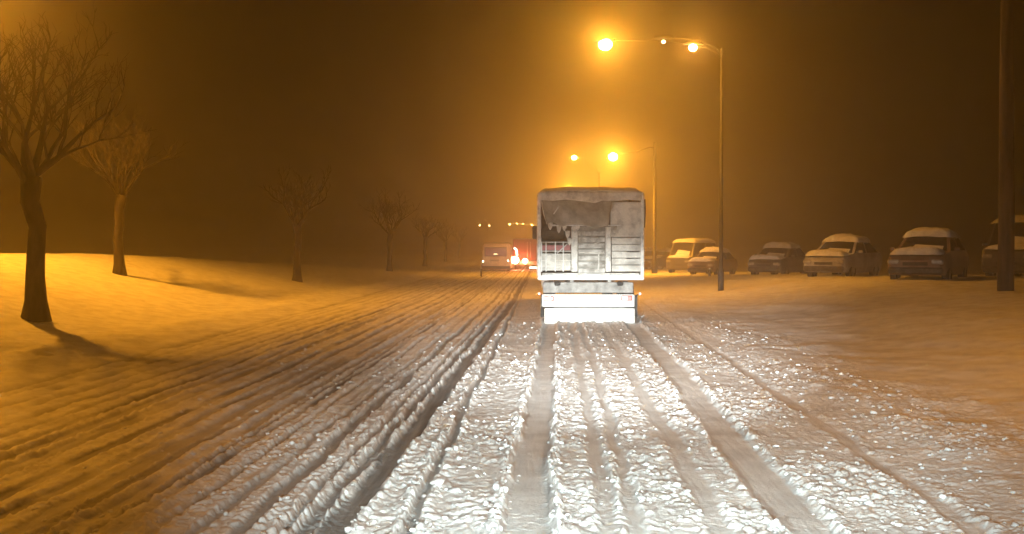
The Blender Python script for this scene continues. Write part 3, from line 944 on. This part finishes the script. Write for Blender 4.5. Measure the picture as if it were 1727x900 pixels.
# ------------------------------------------------------------------ parked cars under snow
def car(label, loc, rz_, mat, L_=4.2, W_=1.72, Ht=1.45, van=False, seed=1):
    t = thing('parked_car', label, 'van' if van else 'car', loc, rz_, 'snowed up cars parked on the right')
    hl = L_ / 2
    # side profile stations (x along length): body loops, nose at -Y
    st = [(-hl, .42, .72, .80), (-hl + .12, .30, .86, .94), (-hl + .9, .26, .98, 1.0), (0, .26, 1.0, 1.0), (hl - .7, .26, 1.02, 1.0), (hl - .1, .30, .98, .95), (hl, .45, .80, .82)]
    if van: st = [(-hl, .45, 1.0, .86), (-hl + .1, .32, 1.1, .96), (-hl + .5, .28, 1.18, 1.0), (0, .28, 1.2, 1.0), (hl - .3, .28, 1.2, 1.0), (hl, .4, 1.15, .96)]
    def loop(y, z0, z1, w):
        h = W_ / 2 * w
        return [Vector(v) for v in ((-h * .92, y, z0), (h * .92, y, z0), (h, y, z0 + (z1 - z0) * .35), (h * .985, y, z0 + (z1 - z0) * .75), (h * .93, y, z1), (-h * .93, y, z1), (-h * .985, y, z0 + (z1 - z0) * .75), (-h, y, z0 + (z1 - z0) * .35))]
    b = MB().loft([loop(*s) for s in st], True, False).build('body', mat, t)
    zb = 1.2 if van else 1.0
    if van: gh = [(-hl + .45, zb, .96), (-hl + 1.0, Ht, .84), (hl - .25, Ht, .84), (hl - .02, zb, .94)]
    else: gh = [(-hl + 1.0, zb - .02, .93), (-hl + 1.75, Ht, .74), (hl - 1.15, Ht, .74), (hl - .45, zb, .90)]
    lo = []
    lo_b = [Vector((sx * W_ / 2 * .92, y, zb - .03)) for sx, y in ((-1, gh[0][0]), (1, gh[0][0]), (1, gh[3][0]), (-1, gh[3][0]))]
    lo_t = [Vector((sx * W_ / 2 * gh[1][2], y, Ht)) for sx, y in ((-1, gh[1][0]), (1, gh[1][0]), (1, gh[2][0]), (-1, gh[2][0]))]
    MB().loft([lo_b, lo_t], True, False).build('roof', mat, t)
    def pane(a, b_, c_, d_, nm):
        ctr = (a + b_ + c_ + d_) / 4
        n = (b_ - a).cross(d_ - a).normalized()
        q = [ctr + (v - ctr) * .88 for v in (a, b_, c_, d_)]
        MB().add([v + n * .012 for v in q] + [v - n * .01 for v in q], [(0, 1, 2, 3), (7, 6, 5, 4), (0, 4, 5, 1), (1, 5, 6, 2), (2, 6, 7, 3), (3, 7, 4, 0)]).build(nm, 'glass', t)
    pane(lo_b[0], lo_b[1], lo_t[1], lo_t[0], 'windscreen')
    pane(lo_b[2], lo_b[3], lo_t[3], lo_t[2], 'rear_window')
    for (i, j) in ((1, 2), (3, 0)):
        m0 = (lo_b[i] + lo_b[j]) / 2; m1 = (lo_t[i] + lo_t[j]) / 2
        pane(lo_b[i], m0, m1, lo_t[i], 'side_window'); pane(m0, lo_b[j], lo_t[j], m1, 'side_window')
    for sx in (-1, 1):
        MB().box((sx * W_ * .36, -hl + .02, .68 if not van else .85), (.34, .10, .15), ch=.04).build('headlight', 'rim', t)
        for y in (-hl + .8, hl - .85): wheel(t, sx * (W_ / 2 - .12), y, .31, .2)
        MB().box((sx * (W_ / 2 + .07), gh[0][0] + .35, zb + .05), (.16, .08, .12), ch=.03).build('mirror', mat, t)
    MB().box((0, -hl + .0, .42), (W_ * .9, .14, .2), ch=.05).build('bumper', 'dark_metal', t)
    MB().box((0, -hl + .02, .62), (W_ * .42, .06, .12), ch=.02).build('grille', 'rubber', t)
    snow_slab(W_ * gh[1][2], gh[2][0] - gh[1][0], .22, Ht - .01, (gh[1][0] + gh[2][0]) / 2, seed, .09, 14, 16, .04).build('roof_snow', 'snow', t)
    snow_slab(W_ * .86, (gh[0][0] + hl) * .95, .19, .93 if not van else 1.12, (-hl + gh[0][0]) / 2, seed + 3, .0, 12, 10).build('bonnet_snow', 'snow', t)
    # drift lying on the lower windscreen
    a, b_, c_, d_ = [lo_b[0] * .8 + lo_b[1] * .2, lo_b[1] * .9 + lo_b[0] * .1, lo_b[1] * .62 + lo_t[1] * .3 + lo_t[0] * .08, lo_b[0] * .5 + lo_t[0] * .2 + lo_t[1] * .3]
    n_ = (b_ - a).cross(d_ - a).normalized()
    md = (a + b_ + c_ + d_) / 4 + n_ * .09
    MB().add([a, b_, c_, d_, md], [(0, 1, 4), (1, 2, 4), (2, 3, 4), (3, 0, 4)], True).build('windscreen_snow', 'snow', t)
    return t


def car_at(px, d, lbl, rz_, mat, **kw):
    p = at(px, 415, d); p.z = gz(p.x, d) + .05
    return car(lbl, p, rz_, mat, **kw)


car_at(1166, 70, 'snow capped van facing the road, highest of the parked vehicles', math.radians(-32), 'car_dark', van=True, Ht=2.1, L_=4.6, W_=1.8, seed=3)
car_at(1126, 79, 'low snow covered car parked between the lamp pole and the van', math.radians(-62), 'car_dark', seed=5)
car_at(1201, 63, 'snowy brown car nearest to the short post', math.radians(-30), 'car_red', seed=7)
car_at(1090, 92, 'snow covered car farthest back, close behind the lorry', math.radians(-70), 'car_silver', seed=9)
car_at(1312, 51, 'snow laden dark car, third from the wooden pole', math.radians(-33), 'car_dark', seed=11)
car_at(1418, 41, 'snow laden silver car, second from the wooden pole', math.radians(-36), 'car_silver', seed=13)
car_at(1560, 33, 'snow laden brown car just left of the wooden pole', math.radians(-31), 'car_red', seed=15)
car_at(1722, 37, 'snow laden dark van behind the wooden pole', math.radians(-40), 'car_dark', van=True, Ht=2.0, L_=4.6, W_=1.8, seed=17)

# ------------------------------------------------------------------ snow-filled air
hz = MB().box((0, 200, 5.2), (700, 560, 14.0))
hm = bpy.data.materials.new('haze')
hm.use_nodes = True
n = hm.node_tree.nodes; n.clear()
ho = n.new('ShaderNodeOutputMaterial')
pv = n.new('ShaderNodeVolumePrincipled')
pv.inputs['Color'].default_value = (0.93, 0.92, 0.90, 1)
pv.inputs['Density'].default_value = 0.0075
pv.inputs['Anisotropy'].default_value = 0.86
hm.node_tree.links.new(pv.outputs[0], ho.inputs['Volume'])
hm.cycles.homogeneous_volume = True
ob = hz.build('haze', hm)
ob['kind'] = 'stuff'
ob['label'] = 'lamp lit haze of falling snow'
